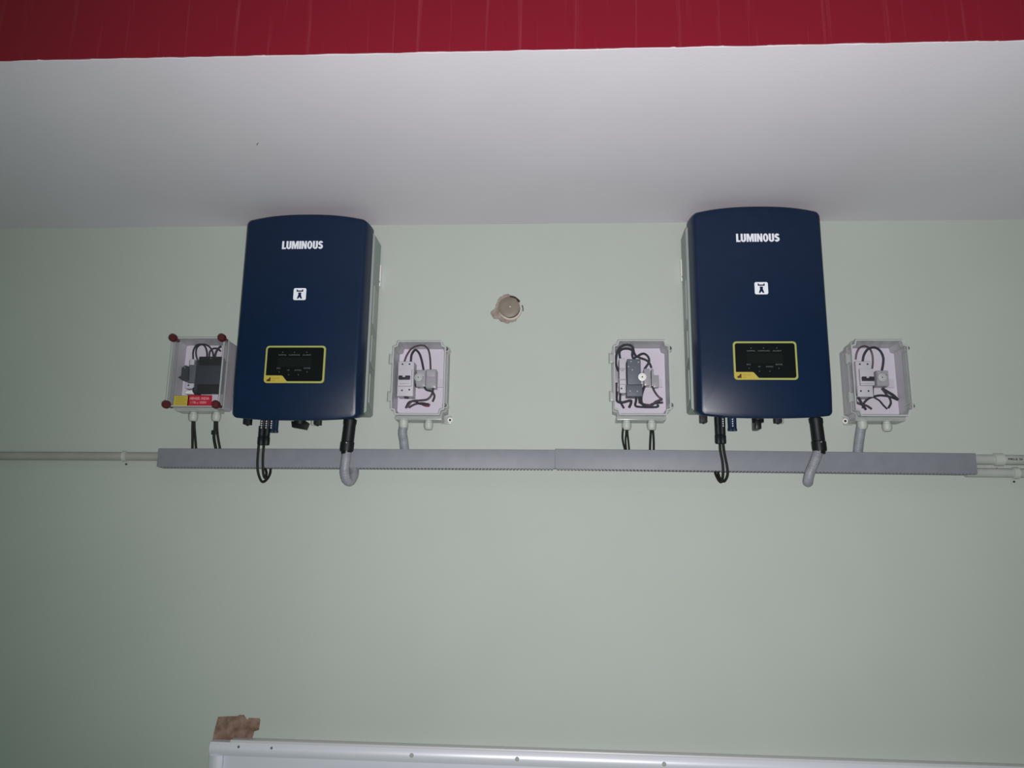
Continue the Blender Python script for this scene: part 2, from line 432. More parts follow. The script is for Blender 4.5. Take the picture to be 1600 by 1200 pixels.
    if not knob_turned:   # handle seen end-on
        box(bm, -.0075, .0075, -.022, .022, -.033, -.008, .003); off = (kx-.004, -.075, 0)
        bmesh.ops.translate(bm, verts=bm.verts, vec=off)
    else:                 # handle seen broadside
        prism(bm, [(-.026, -.005), (-.023, -.0215), (.016, -.0280), (.0225, -.010), (.015, -.005)], -.068, -.082, .002)
    obj('switch_handle', bm, M['glossblack'], kb, T)
    bm = B(); lathe(bm, [(0, -.0125), (.007, -.0125), (.0085, -.010), (.0085, .012), (0, .012)], (.030 if knob_turned else .059, -.055, 0), 'z', 16)
    obj('vent_cap', bm, M['offwhite'], inv, T)
    # dc sockets with printed ticks; the empty pair is closed with blue caps
    for x in ((-.104, -.091) if knob_turned else (-.113, -.101)):
        bm = B(); lathe(bm, [(0, -.028), (.0075, -.028), (.0082, -.020), (.0082, zb_), (0, zb_)], (x, -.078, 0), 'z', 14)
        obj('dc_socket', bm, M['black'], inv, T)
    for x, dz in ((-.079, 0), (-.070, 0)):
        bm = B(); lathe(bm, [(0, -.036), (.0078, -.036), (.0080, -.031), (.0068, -.029), (.0072, zb_), (0, zb_)], (x, -.076, 0), 'z', 14)
        obj('blue_socket_cap', bm, M['bluecap'], inv, T)
    for x in (-.106, -.093, -.079) if knob_turned else (-.101, -.076):
        bm = B()
        for kz in (-.006, -.012, -.018, -.024): box(bm, x-.0012, x+.0012, -.0885, -.0858, kz-.0018, kz+.0012)
        obj('tick_marks', bm, M['print'], inv, T)
    return inv

LX, LZ, RX, RZ = -.6935, 1.940, .5500, 1.951
make_inverter(LX, LZ, 'navy blue solar inverter on the left with red-knobbed junction box beside it', True)
make_inverter(RX, RZ, 'navy blue solar inverter on the right with its grey side facing left', False)

# ------------------------------------------------------------------ ac plugs, flexible conduits, dc cables
def ac_plug(x, z0, lean, label):
    T = (x, 0, z0)
    t = thing('ac_plug', label, 'connector', (x, -.075, z0-.09), 'inverter output plugs')
    bm = B(); lathe(bm, [(0, -.082), (.0175, -.082), (.0185, -.076), (.0185, -.058), (.0168, -.056), (.0165, -.010), (.0178, -.006), (.0178, .004), (.012, .008), (0, .008)], (0, -.075, 0), 'z', 24)
    for v in bm.verts: v.co.x -= lean*v.co.z
    obj('plug_housing', bm, M['black'], t, T)
    bm = B(); lathe(bm, [(0, -.090), (.0128, -.090), (.0145, -.083), (.0145, -.080), (0, -.080)], (0, -.075, 0), 'z', 20)
    for v in bm.verts: v.co.x -= lean*v.co.z
    obj('clamping_nut', bm, M['glossblack'], t, T)
    bm = B(); lathe(bm, [(0, -.0945), (.0022, -.0940), (.0024, -.0915)], (.001+lean*.06, 0, -.060), 'y', 10)
    obj('screw', bm, M['metal'], t, T)
ac_plug(LX+.1360, LZ-.004, -.07, 'black round plug under the left inverter above looped grey conduit')
ac_plug(RX+.1460, RZ-.006, .06, 'black round plug under the right inverter above grey conduit')

def solo(name, bm, m, label, cat, group=None): return tag(obj(name, bm, m), label, cat, group)

bm = B(); tube(bm, [(-0.5622, -0.0750, 1.8527), (-0.5634, -0.0780, 1.8244), (-0.5652, -0.0760, 1.8004), (-0.5622, -0.0660, 1.7788), (-0.5554, -0.0500, 1.7742), (-0.5506, -0.0340, 1.7905), (-0.5521, -0.0240, 1.8055), (-0.5548, -0.0200, 1.8201)], .0130, 16, 8, .05)
solo('flexible_conduit', bm, M['flexlight'], 'light grey flexible conduit looping below trunking under the left inverter plug', 'conduit')
bm = B(); tube(bm, [(0.6966, -0.0750, 1.8608), (0.6858, -0.0780, 1.8367), (0.6715, -0.0780, 1.8063), (0.6678, -0.0700, 1.7869), (0.6716, -0.0540, 1.7824), (0.6796, -0.0360, 1.7950), (0.6886, -0.0240, 1.8116), (0.6926, -0.0200, 1.8292)], .0130, 16, 8, .05)
solo('flexible_conduit', bm, M['flexlight'], 'light grey flexible conduit dropping across trunking under the right inverter plug', 'conduit')
bm = B(); tube(bm, [(-0.4167, -0.0400, 1.9578), (-0.4161, -0.0380, 1.9330), (-0.4195, -0.0340, 1.9120), (-0.4165, -0.0260, 1.8881), (-0.4124, -0.0200, 1.8495)], .0128, 16, 8, .05)
solo('flexible_conduit', bm, M['flex'], 'short grey conduit between trunking and junction box right of left inverter', 'conduit')
bm = B(); tube(bm, [(0.8288, -0.0400, 1.9629), (0.8277, -0.0380, 1.9388), (0.8223, -0.0320, 1.9048), (0.8199, -0.0240, 1.8781), (0.8176, -0.0200, 1.8509)], .0128, 16, 8, .05)
solo('flexible_conduit', bm, M['flex'], 'short grey conduit between trunking and the rightmost junction box', 'conduit')

def dc_cable(pts, plug_xyz, label, group):
    bm = B(); tube(bm, pts, .0034, 8); c = solo('dc_cable', bm, M['cable'], label, 'cable', group)
    x, y, z = plug_xyz
    bm = B(); lathe(bm, [(0, -.046), (.0082, -.045), (.0092, -.041), (.0092, -.024), (.0080, -.022), (.0084, -.018), (.0084, .006), (0, .007)], (x, y, z), 'z', 14)
    obj('plug', bm, M['black'], c)
zL = LZ-.026; zR = RZ-.026
dc_cable([(-0.8050, -0.0800, 1.8751), (-0.8058, -0.0800, 1.8400), (-0.8042, -0.0800, 1.8086), (-0.8001, -0.0740, 1.7849), (-0.7945, -0.0620, 1.7703), (-0.7885, -0.0460, 1.7787), (-0.7865, -0.0300, 1.7960), (-0.7892, -0.0220, 1.8181)], (LX-.1065, -.080, zL), 'dark cable with left plug under the left inverter, widest of the loops', 'inverter input cables')
dc_cable([(-0.7908, -0.0800, 1.8752), (-0.7916, -0.0800, 1.8401), (-0.7892, -0.0800, 1.8087), (-0.7880, -0.0740, 1.7884), (-0.7881, -0.0600, 1.7810), (-0.7913, -0.0440, 1.7947), (-0.8001, -0.0300, 1.8083), (-0.8080, -0.0220, 1.8252)], (LX-.0920, -.080, zL), 'dark cable with right plug under the left inverter, tight inner loop', 'inverter input cables')
dc_cable([(0.4404, -0.0800, 1.8824), (0.4411, -0.0800, 1.8585), (0.4451, -0.0800, 1.8314), (0.4459, -0.0780, 1.8012), (0.4447, -0.0640, 1.7822), (0.4408, -0.0500, 1.7834), (0.4351, -0.0320, 1.8054), (0.4345, -0.0220, 1.8271)], (RX-.1130, -.080, zR), 'dark cable from the right inverter, lowest and leftmost loop at trunking', 'inverter input cables')
dc_cable([(0.4488, -0.0800, 1.8824), (0.4510, -0.0800, 1.8552), (0.4563, -0.0800, 1.8213), (0.4579, -0.0760, 1.7981), (0.4518, -0.0620, 1.7824), (0.4452, -0.0460, 1.7888), (0.4425, -0.0300, 1.8091), (0.4432, -0.0220, 1.8307)], (RX-.1020, -.080, zR), 'dark cable from the right inverter, bulging to the right before its loop', 'inverter input cables')

# cables from the junction boxes down into the trunking
def lead(pts, label, r=.0036):
    bm = B(); tube(bm, pts, r, 8); return solo('dc_cable', bm, M['cable'], label, 'cable', 'cables between junction boxes and trunking')
lead([(-1.0132, -0.0450, 1.9454), (-1.0129, -0.0420, 1.9186), (-1.0135, -0.0340, 1.8872), (-1.0167, -0.0200, 1.8455)], 'left cable of the pair under the left gland of the red-knobbed box')
lead([(-1.0104, -0.0430, 1.9458), (-1.0092, -0.0380, 1.9193), (-1.0070, -0.0300, 1.8877), (-1.0057, -0.0180, 1.8458)], 'right cable of the pair under the left gland of the red-knobbed box')
c = lead([(-0.9489, -0.0450, 1.9457), (-0.9478, -0.0440, 1.9187), (-0.9503, -0.0400, 1.8975), (-0.9500, -0.0300, 1.8772), (-0.9440, -0.0200, 1.8460)], 'bowed left cable with a tie under the right gland of red-knobbed box', .0042)
bm = B(); lathe(bm, [(0, -.003), (.0075, -.003), (.0075, .003), (0, .003)], (-0.9458, -0.0420, 1.9081), 'z', 14); box(bm, *(lambda p: (p[0]-.0035, p[0]+.0035, p[1]-.004, p[1]+.004, p[2]-.006, p[2]+.006))((-0.9518, -0.0450, 1.9077)), .001)
obj('cable_tie', bm, M['black'], c)
lead([(-0.9452, -0.0430, 1.9461), (-0.9428, -0.0400, 1.9157), (-0.9412, -0.0320, 1.8915), (-0.9330, -0.0200, 1.8461)], 'cable slanting right under the right gland of the red-knobbed box')
lead([(0.1920, -0.0450, 1.9435), (0.1871, -0.0460, 1.9134), (0.1882, -0.0380, 1.8900), (0.1988, -0.0200, 1.8536)], 'left bowed cable under left gland of the box left of right inverter', .0027)
lead([(0.1975, -0.0410, 1.9442), (0.1970, -0.0410, 1.9142), (0.1959, -0.0300, 1.8911), (0.1998, -0.0180, 1.8539)], 'middle cable under left gland of the box left of right inverter', .0025)
lead([(0.2026, -0.0430, 1.9439), (0.2004, -0.0430, 1.9174), (0.2033, -0.0340, 1.8906), (0.2075, -0.0200, 1.8537)], 'right cable under left gland of the box left of right inverter', .0025)
lead([(0.2643, -0.0450, 1.9439), (0.2636, -0.0430, 1.9178), (0.2622, -0.0340, 1.8874), (0.2622, -0.0200, 1.8541)], 'left cable under right gland of the box left of right inverter', .0030)
lead([(0.2675, -0.0410, 1.9445), (0.2699, -0.0410, 1.9181), (0.2721, -0.0320, 1.8912), (0.2726, -0.0200, 1.8541)], 'right cable under right gland of the box left of right inverter', .0030)

# ------------------------------------------------------------------ trunking
def trunk(x0, x1, z0a, z0b, h, label, seed):
    """lidded cable trunking; bottom drifts from z0a to z0b along its run"""
    L = x1-x0
    def drift(bm):
        for v in bm.verts: v.co.z += z0a+(z0b-z0a)*(v.co.x-x0)/L
        return bm
    t = thing('cable_trunking', label, 'trunking', (x0, 0, z0a), 'grey cable trunking run')
    bm = B(); box(bm, x0, x1, -.036, 0, .003, h-.002); obj('channel', drift(bm), M['trunk'], t)
    bm = B(); box(bm, x0+.001, x1-.001, -.0405, -.034, .001, h, .0012); obj('lid', drift(bm), M['trunk'], t)
    # slotted fingers along the lower edge
    bm = B(); x = x0+.006
    while x < x1-.008:
        box(bm, x, x+.0062, -.0385, -.004, -.0006, .0032); x += .0095
    obj('slotted_edge', drift(bm), M['trunk'], t)
trunk(-1.107, .003, 1.8105, 1.8135, .0525, 'left length of grey cable trunking running under the left inverter', 1)
trunk(.003, 1.119, 1.8135, 1.8085, .0550, 'right length of grey cable trunking running under the right inverter', 2)
bm = B(); lathe(bm, [(0, 0), (.0048, 0), (.0048, .0025), (.003, .0038), (0, .004)], (-.575, -.030, 1.8645), 'z', 12)
solo('trunking_screw', bm, M['black'], 'small black screw head on top of the trunking near the left plug', 'screw')

# ------------------------------------------------------------------ rigid conduits at both ends
def saddle(x, y, z, r, w_, parent, tab=1):
    bm = B(); k = 16; pts = []
    for i in range(k+1):
        a = math.pi*i/k; pts.append((y-(r+.003)*math.sin(a), z+(r+.003)*math.cos(a)))
    A = [bm.verts.new((x-w_/2, p[0], p[1])) for p in pts]; C_ = [bm.verts.new((x+w_/2, p[0], p[1])) for p in pts]
    for i in range(k): bm.faces.new((A[i], A[i+1], C_[i+1], C_[i]))
    bm.faces.new(A); bm.faces.new(list(reversed(C_)))
    box(bm, x-w_/2, x+w_/2, -.003, 0, z-r-.012, z-r-.002)
    s = obj('saddle_clip', bm, M['coupler'], parent)
    bm = B(); lathe(bm, [(0, -.006), (.0026, -.0055), (.0028, -.003)], (x, 0, z-r-.009), 'y', 10); obj('screw', bm, M['screw'], s)
t = thing('wall_conduit', 'thin beige conduit running to the left end of the trunking', 'conduit', (-1.7, 0, 1.84))
bm = B(); tube(bm, [(-2.3, -.014, 1.8395), (-1.9, -.014, 1.8405), (-1.4, -.0135, 1.8425), (-1.10, -.014, 1.8430)], .0122, 16); obj('pipe', bm, M['pipe'], t)
saddle(-1.214, -.0135, 1.8430, .0122, .010, t)
t = thing('wall_conduit', 'upper of two pale conduits leaving the trunking at the right, with dark print', 'conduit', (1.2, 0, 1.85), 'conduits right of the trunking')
bm = B(); tube(bm, [(1.10, -.014, 1.8500), (1.7, -.014, 1.8480), (2.3, -.014, 1.8450)], .0138, 16); obj('pipe', bm, M['pipegrey'], t)
saddle(1.1875, -.014, 1.8500, .0142, .024, t)
bm = B(); x = 1.207
for s_, wd in (('FRLS', .024), ('25 mm', .026), ('MMS', .030)):
    t2 = text_bm(s_, x, x+wd, 1.8478, 1.8528, lambda x: -.0281, .04, .0004); x += wd+.004
    me_ = bpy.data.meshes.new('tmp'); t2.to_mesh(me_); t2.free(); bm.from_mesh(me_); bpy.data.meshes.remove(me_)
obj('printed_marking', bm, M['screw'], t)
t = thing('wall_conduit', 'lower of two pale conduits leaving the trunking at the right', 'conduit', (1.2, 0, 1.82), 'conduits right of the trunking')
bm = B(); tube(bm, [(1.10, -.0135, 1.8150), (1.7, -.0135, 1.8130), (2.3, -.0135, 1.8100)], .0125, 16); obj('pipe', bm, M['pipegrey'], t)
saddle(1.2285, -.0135, 1.8145, .0128, .014, t)
bm = B(); box(bm, 1.118, 1.160, -.0045, 0, 1.8325, 1.8355, .0008); tag(obj('cable_stub', bm, M['coupler']), 'thin pale strip between the two conduits beside the trunking end', 'strip')

# ------------------------------------------------------------------ junction boxes
def screw_disc(bm, x, y, z, r=.003, h=.003): return lathe(bm, [(0, y-h), (r*.8, y-h), (r, y-h*.6), (r, y)], (x, 0, z), 'y', 12)

def notched(x0, x1, z0, z1, a, b_):
    """rectangle with stepped corners where the lid screws sit"""
    return [(x0, z0+b_), (x0+a*.75, z0+b_*.8), (x0+a, z0), (x1-a, z0), (x1-a*.75, z0+b_*.8), (x1, z0+b_), (x1, z1-b_), (x1-a*.75, z1-b_*.8), (x1-a, z1), (x0+a, z1), (x0+a*.75, z1-b_*.8), (x0, z1-b_)]

def enclosure(cx, z0, w_, h, label, kind):
    """clear polycarbonate junction box; returns its root"""
    t = thing('junction_box', label, 'junction box', (cx, 0, z0), 'clear junction boxes beside the inverters')
    T = (cx, 0, z0); x1 = w_/2; x0 = -x1; d = .088
    if kind == 'knob': out = rrect(x0, x1, 0, h, .008, 4); inn = rrect(x0+.003, x1-.003, .003, h-.003, .006, 4)
    else: out = notched(x0, x1, 0, h, .013, .016); inn = notched(x0+.003, x1-.003, .003, h-.003, .013, .016)
    bm = B(); prism(bm, inn, -.001, -.005); bk = obj('back_plate', bm, M['boxback'], t, T)
    bm = B(); ringprism(bm, out, inn, 0, -.058); obj('base_walls', bm, M['boxwall'], t, T)
    o2 = [(x*1.02, h/2+(z-h/2)*1.015) for x, z in out]
    bm = B(); ringprism(bm, o2, inn, -.054, -.062); obj('seal_flange', bm, M['seal'], t, T)
    # lid: side walls, clear front and a thick rim around it
    bm = B(); ringprism(bm, out, inn, -.062, -d+.002); lw = obj('lid_walls', bm, M['lidwall'], t, T)
    bm = B(); prism(bm, out, -d+.003, -d); lf = obj('lid_window', bm, M['lid'], t, T)
    i2 = [(x*(x1-.0035)/x1, h/2+(z-h/2)*(h/2-.0035)/(h/2)) for x, z in out]
    bm = B(); ringprism(bm, out, i2, -d+.003, -d-.0015); obj('lid_rim', bm, M['lidrim'], lf, T)
    # din rail
    bm = B(); box(bm, x0+.012, x1-.012, -.013, -.005, h*.5-.012, h*.5+.012); obj('din_rail', bm, M['breaker'], t, T)
    if kind == 'knob':
        for sx in (-1, 1):
            for zz in (.004, h-.004):
                bm = B(); X = sx*(x1-.006)
                lathe(bm, [(0, -d-.017), (.0085, -d-.016), (.0112, -d-.012), (.0112, -d-.003), (.0085, -d), (.0052, -d), (.0052, -d+.024), (0, -d+.024)], (X, 0, zz), 'y', 20)
                obj('red_lid_knob', bm, M['redknob'], t, T)
        bm = B(); box(bm, x0+.02, x1-.012, -.070, -.02, -.010, .0, .002); obj('gland_plate', bm, M['seal'], t, T)
    else:
        for zz in (.052, .158):      # hinges at the left
            bm = B(); box(bm, x0-.010, x0+.001, -d+.006, -d+.028, zz-.012, zz+.012, .003); lathe(bm, [(0, zz-.014), (.004, zz-.014), (.004, zz+.014), (0, zz+.014)], (x0-.008, -d+.012, 0), 'z', 10)
            obj('hinge', bm, M['seal'], t, T)
        for zz in (.028, h-.022):    # lid screws at the right
            bm = B(); lathe(bm, [(0, -d+.006), (.0075, -d+.006), (.0085, -d+.012), (.0085, -.05), (0, -.05)], (x1+.001, 0, zz), 'y', 16); sc = obj('screw_boss', bm, M['seal'], t, T)
            bm = B(); screw_disc(bm, x1+.001, -d+.0062, zz, .0048); obj('screw', bm, M['screw'], sc, T)
            bm = B(); screw_disc(bm, x1+.001, -d+.0035, zz, .0024, .0015); obj('screw_slot', bm, M['metal'], sc, T)
        bm = B(); lathe(bm, [(0, -d-.0035), (.006, -d-.0035), (.0075, -d-.0022), (.0080, -d-.0035), (.0108, -d-.0030), (.0112, -d)], (0, 0, h*.50), 'y', 24)
        cdsk = obj('moulding_disc', bm, M['white' if kind == 'grey' else 'lidrim'], lf, T)
        bm = B(); screw_disc(bm, 0, -d-.0030, h*.50, .0022, .001); obj('disc_centre', bm, M['screw' if kind == 'grey' else 'metal'], cdsk, T)
        # lower strip of the base below the lid
        bm = B(); box(bm, x0+.008, x1-.010, -.060, 0, -.009, .001, .002); obj('lower_ledge', bm, M['seal'], t, T)
        sx = 1 if kind == 'mcb' else -1
        if kind in ('mcb', 'mcb_right'):
            X = sx*(x1+.010 if kind == 'mcb' else x1+.004)
            bm = B(); box(bm, min(X, sx*(x1-.02)), max(X, sx*(x1-.02)), -.006, 0, -.012, .012, .002); obj('mounting_lug', bm, M['seal'], t, T)
            bm = B(); prism(bm, circle(X-sx*.004, -.001, .0070), -.0055, -.0085); wr = obj('lug_washer', bm, M['white'], t, T)
            bm = B(); prism(bm, circle(X-sx*.004, -.001, .0034, 14), -.0080, -.0095); obj('screw_hole', bm, M['dark'], wr, T)
    return t

def gland(x, z, parent, plug=False):
    bm = B()
    lathe(bm, [(0, .004), (.0105, .004), (.0105, -.005), (.0128, -.006), (.0128, -.017), (.0105, -.024), (.0085, -.0255), (.006, -.0255), (0, -.0245)] if not plug else [(0, .004), (.0135, .004), (.0135, -.012), (.0105, -.020), (0, -.020)], (x, -.043, z), 'z', 12)
    obj('cable_gland', bm, M['offwhite'], parent)

def px_box(bm, a, b, y_back, bev=.0012):
    """box whose front face spans two opposite front corners a, b and runs back to y_back"""
    return box(bm, min(a[0], b[0]), max(a[0], b[0]), a[1], y_back, min(a[2], b[2]), max(a[2], b[2]), bev)

def wire(pts, m, parent, r=.0022):
    bm = B(); tube(bm, pts, r*1.12, 8, 8); obj('wire', bm, M[m], parent)

def dots(parent, pts, m='breakerdim', r=.0024):
    for p in pts:
        bm = B(); screw_disc(bm, p[0], p[1], p[2], r, .0012); obj('terminal_screw', bm, M[m], parent)

def breaker(t, a, b, c, d_, e1, e2, f1, f2, tg1, tg2, sc):
    """two-pole breaker: recessed terminal ends, raised middle, toggle"""
    bm = B(); px_box(bm, a, b, -.008)
    k = obj('circuit_breaker', bm, M['breaker'], t)
    bm = B(); px_box(bm, c, d_, -.05, .002); obj('raised_front', bm, M['breaker'], k)
    bm = B(); px_box(bm, tg1, tg2, -.06, .002); obj('toggle', bm, M['toggle'], k)
    bm = B(); px_box(bm, e1, e2, -.06, .0004); obj('toggle_notch', bm, M['breaker'], k)
    bm = B(); px_box(bm, f1, f2, -.06, .0003); obj('printed_line', bm, M['breakerdim'], k)
    dots(k, sc, 'toggle')
    return k

# --- box right of the left inverter
t = enclosure(-.3715, 1.953, .148, .208, 'clear junction box right of left inverter, its breaker next to paired terminals', 'mcb')
gland((-0.4158, -0.0430, 1.9483)[0], 1.944, t, True); gland((-0.3460, -0.0430, 1.9486)[0], 1.944, t)
breaker(t, (-0.4361, -0.0520, 2.1104), (-0.3916, -0.0520, 2.0118), (-0.4345, -0.0600, 2.0883), (-0.3957, -0.0600, 2.0391), (-0.4199, -0.0665, 2.0686), (-0.4125, -0.0665, 2.0631), (-0.4291, -0.0603, 2.0463), (-0.4003, -0.0603, 2.0449), (-0.4316, -0.0660, 2.0678), (-0.3989, -0.0660, 2.0560), [(-0.4240, -0.0520, 2.1030), (-0.4041, -0.0520, 2.1030), (-0.4227, -0.0520, 2.0280), (-0.4021, -0.0520, 2.0299)])
bm = B(); px_box(bm, (-0.4172, -0.0500, 2.0148), (-0.4061, -0.0500, 2.0076), -.03); obj('breaker_clip', bm, M['toggle'], t)
for a, b in (((-0.3849, -0.0450, 2.0881), (-0.3588, -0.0450, 2.0405)), ((-0.3578, -0.0450, 2.0899), (-0.3290, -0.0450, 2.0369))):
    bm = B(); px_box(bm, a, b, -.013, .002); k = obj('terminal_block', bm, M['terminal'], t)
    bm = B(); px_box(bm, (a[0]+.003, a[1]-.004, a[2]-.006), (b[0]-.003, 0, (a[2]+b[2])/2+.004), -.04, .001); obj('terminal_housing', bm, M['breakerdim'], k)
    dots(k, [(a[0]+.008, a[1], a[2]-.018), (b[0]-.009, a[1]-.0, b[2]+.014)], 'brass', .0022)
    bm = B(); px_box(bm, (a[0]+.002, a[1]-.001, b[2]+.020), (b[0]-.002, 0, b[2]+.003), -.04, .001); obj('terminal_housing', bm, M['terminal'], k)
wire([(-0.4202, -0.0450, 2.1120), (-0.4128, -0.0500, 2.1293), (-0.3998, -0.0550, 2.1466), (-0.3835, -0.0570, 2.1544), (-0.3658, -0.0550, 2.1559), (-0.3535, -0.0500, 2.1460), (-0.3480, -0.0460, 2.1248), (-0.3456, -0.0420, 2.0906)], 'wirebrown', t)
wire([(-0.4021, -0.0450, 2.1120), (-0.3992, -0.0500, 2.1312), (-0.3890, -0.0540, 2.1432), (-0.3785, -0.0500, 2.1349), (-0.3712, -0.0460, 2.1155), (-0.3655, -0.0420, 2.0888)], 'wireblack', t, .0028)
wire([(-0.3955, -0.0300, 2.0619), (-0.3915, -0.0300, 2.0508), (-0.3839, -0.0300, 2.0435), (-0.3749, -0.0300, 2.0435)], 'wireblack', t, .003)
wire([(-0.3643, -0.0400, 2.0470), (-0.3558, -0.0450, 2.0314), (-0.3394, -0.0450, 2.0260), (-0.3323, -0.0420, 2.0138), (-0.3374, -0.0400, 1.9979)], 'wireblack', t, .0026)
wire([(-0.3369, -0.0400, 2.0379), (-0.3395, -0.0430, 2.0191), (-0.3515, -0.0430, 2.0045), (-0.3753, -0.0400, 2.0014), (-0.3954, -0.0380, 1.9999), (-0.4094, -0.0360, 1.9820)], 'wirebrown', t, .0026)
wire([(-0.4133, -0.0340, 1.9806), (-0.4046, -0.0360, 1.9966), (-0.3882, -0.0380, 1.9999), (-0.3735, -0.0380, 1.9927), (-0.3483, -0.0380, 1.9919)], 'wireblack', t, .0026)
wire([(-0.4044, -0.0340, 1.9824), (-0.3882, -0.0360, 1.9912), (-0.3667, -0.0360, 1.9949), (-0.3453, -0.0340, 1.9899)], 'wirebrown', t, .0026)
wire([(-0.3669, -0.0340, 1.9916), (-0.3560, -0.0340, 1.9880), (-0.3470, -0.0340, 1.9881)], 'wirered', t, .0030)

# --- box left of the right inverter
t = enclosure(.238, 1.955, .152, .208, 'clear junction box left of the right inverter, with tall slate grey surge protector', 'grey')
gland((0.1983, -0.0430, 1.9510)[0], 1.946, t); gland((0.2661, -0.0430, 1.9513)[0], 1.946, t)
bm = B(); px_box(bm, (0.1803, -0.0500, 2.1202), (0.1972, -0.0500, 2.0227), -.008); k = obj('circuit_breaker', bm, M['breaker'], t, label='light grey fuse holder')
for a, b in (((0.1806, -0.0520, 2.0925), (0.1963, -0.0520, 2.0889)), ((0.1840, -0.0520, 2.0889), (0.1927, -0.0520, 2.0834)), ((0.1792, -0.0520, 2.0618), (0.1976, -0.0520, 2.0582)), ((0.1790, -0.0520, 2.0474), (0.1974, -0.0520, 2.0456))):
    bm = B(); px_box(bm, a, b, -.045, .0002); obj('moulded_line', bm, M['breakerdim'], k)
dots(k, [(0.1851, -0.0500, 2.0352)], 'toggle')
bm = B(); px_box(bm, (0.1700, -0.0300, 2.0975), (0.1783, -0.0300, 2.0556), -.008); obj('terminal_block', bm, M['terminal'], t)
bm = B(); px_box(bm, (0.2017, -0.0560, 2.1170), (0.2388, -0.0560, 2.0449), -.008, .002); k = obj('surge_protector', bm, M['spd'], t)
bm = B(); px_box(bm, (0.1985, -0.0580, 2.0435), (0.2414, -0.0580, 2.0123), -.02, .002); obj('protector_base', bm, M['spd'], k)
bm = B(); px_box(bm, (0.1986, -0.0575, 2.0454), (0.2421, -0.0575, 2.0437), -.03, .0002); obj('parting_line', bm, M['spddark'], k)
dots(k, [(0.2121, -0.0560, 2.1097), (0.2322, -0.0560, 2.1079), (0.2048, -0.0560, 2.0952), (0.2152, -0.0560, 2.0862), (0.2078, -0.0580, 2.0265), (0.2278, -0.0580, 2.0257)], 'breakerdim', .0022)
for a, b in (((0.2483, -0.0420, 2.0930), (0.2648, -0.0420, 2.0460)), ((0.2694, -0.0420, 2.0930), (0.2753, -0.0420, 2.0442)), ((0.2735, -0.0340, 2.0767), (0.2903, -0.0340, 2.0423))):
    bm = B(); px_box(bm, a, b, -.010, .002); k = obj('terminal_block', bm, M['terminal'], t)
    dots(k, [((a[0]+b[0])/2, a[1], (a[2]+b[2])/2)], 'brass', .0022)
wire([(0.1787, -0.0300, 2.0884), (0.1720, -0.0400, 2.1080), (0.1743, -0.0500, 2.1348), (0.1848, -0.0540, 2.1521), (0.2026, -0.0540, 2.1585), (0.2168, -0.0520, 2.1526), (0.2219, -0.0500, 2.1348), (0.2290, -0.0480, 2.1244)], 'wireblack', t, .003)
wire([(0.1833, -0.0450, 2.1214), (0.1814, -0.0500, 2.1366), (0.1884, -0.0520, 2.1453), (0.2043, -0.0520, 2.1471), (0.2168, -0.0500, 2.1421), (0.2167, -0.0480, 2.1298), (0.2204, -0.0450, 2.1214), (0.2293, -0.0450, 2.1269)], 'wireblack', t, .0028)
wire([(0.2290, -0.0480, 2.1244), (0.2397, -0.0480, 2.1317), (0.2503, -0.0480, 2.1335), (0.2610, -0.0450, 2.1251), (0.2628, -0.0420, 2.1112), (0.2505, -0.0380, 2.0921)], 'wireblack', t, .0028)
wire([(0.2240, -0.0460, 2.1285), (0.2414, -0.0460, 2.1212), (0.2556, -0.0440, 2.1162), (0.2645, -0.0420, 2.1076), (0.2700, -0.0380, 2.0958)], 'wireblack', t, .0028)
wire([(0.2708, -0.0360, 2.0455), (0.2769, -0.0400, 2.0285), (0.2868, -0.0420, 2.0138), (0.2973, -0.0400, 2.0070)], 'wirebrown', t, .0026)
wire([(0.2973, -0.0400, 2.0070), (0.2797, -0.0400, 1.9998), (0.2676, -0.0380, 1.9912), (0.2469, -0.0360, 1.9933), (0.2331, -0.0360, 2.0004)], 'wirebrown', t, .0030)
wire([(0.2991, -0.0380, 1.9985), (0.2816, -0.0380, 1.9966), (0.2676, -0.0380, 1.9930), (0.2642, -0.0360, 1.9862)], 'wireblack', t, .0026)
wire([(0.2497, -0.0360, 2.0436), (0.2432, -0.0440, 2.0276), (0.2394, -0.0440, 2.0097), (0.2413, -0.0400, 1.9961), (0.2520, -0.0360, 1.9862)], 'wireblack', t, .0032)
wire([(0.2249, -0.0500, 2.0156), (0.2251, -0.0460, 2.0021), (0.2237, -0.0400, 1.9889), (0.2398, -0.0360, 1.9861), (0.2819, -0.0340, 1.9866), (0.2856, -0.0340, 1.9938)], 'wireblack', t, .0028)
wire([(0.2323, -0.0460, 2.0164), (0.2359, -0.0420, 1.9993), (0.2500, -0.0380, 1.9876)], 'wireblack', t, .0026)
wire([(0.1740, -0.0350, 2.0292), (0.1734, -0.0380, 2.0034), (0.1871, -0.0400, 1.9977), (0.2098, -0.0420, 2.0028), (0.2114, -0.0420, 1.9957), (0.2065, -0.0360, 1.9842)], 'wireblack', t, .0032)
wire([(0.1827, -0.0450, 2.0236), (0.1818, -0.0420, 2.0027), (0.1853, -0.0400, 1.9942), (0.1925, -0.0360, 1.9824)], 'wireblack', t, .0026)
wire([(0.1730, -0.0300, 2.0556), (0.1717, -0.0300, 2.0302), (0.1721, -0.0320, 2.0045)], 'wirebrown', t, .0034)

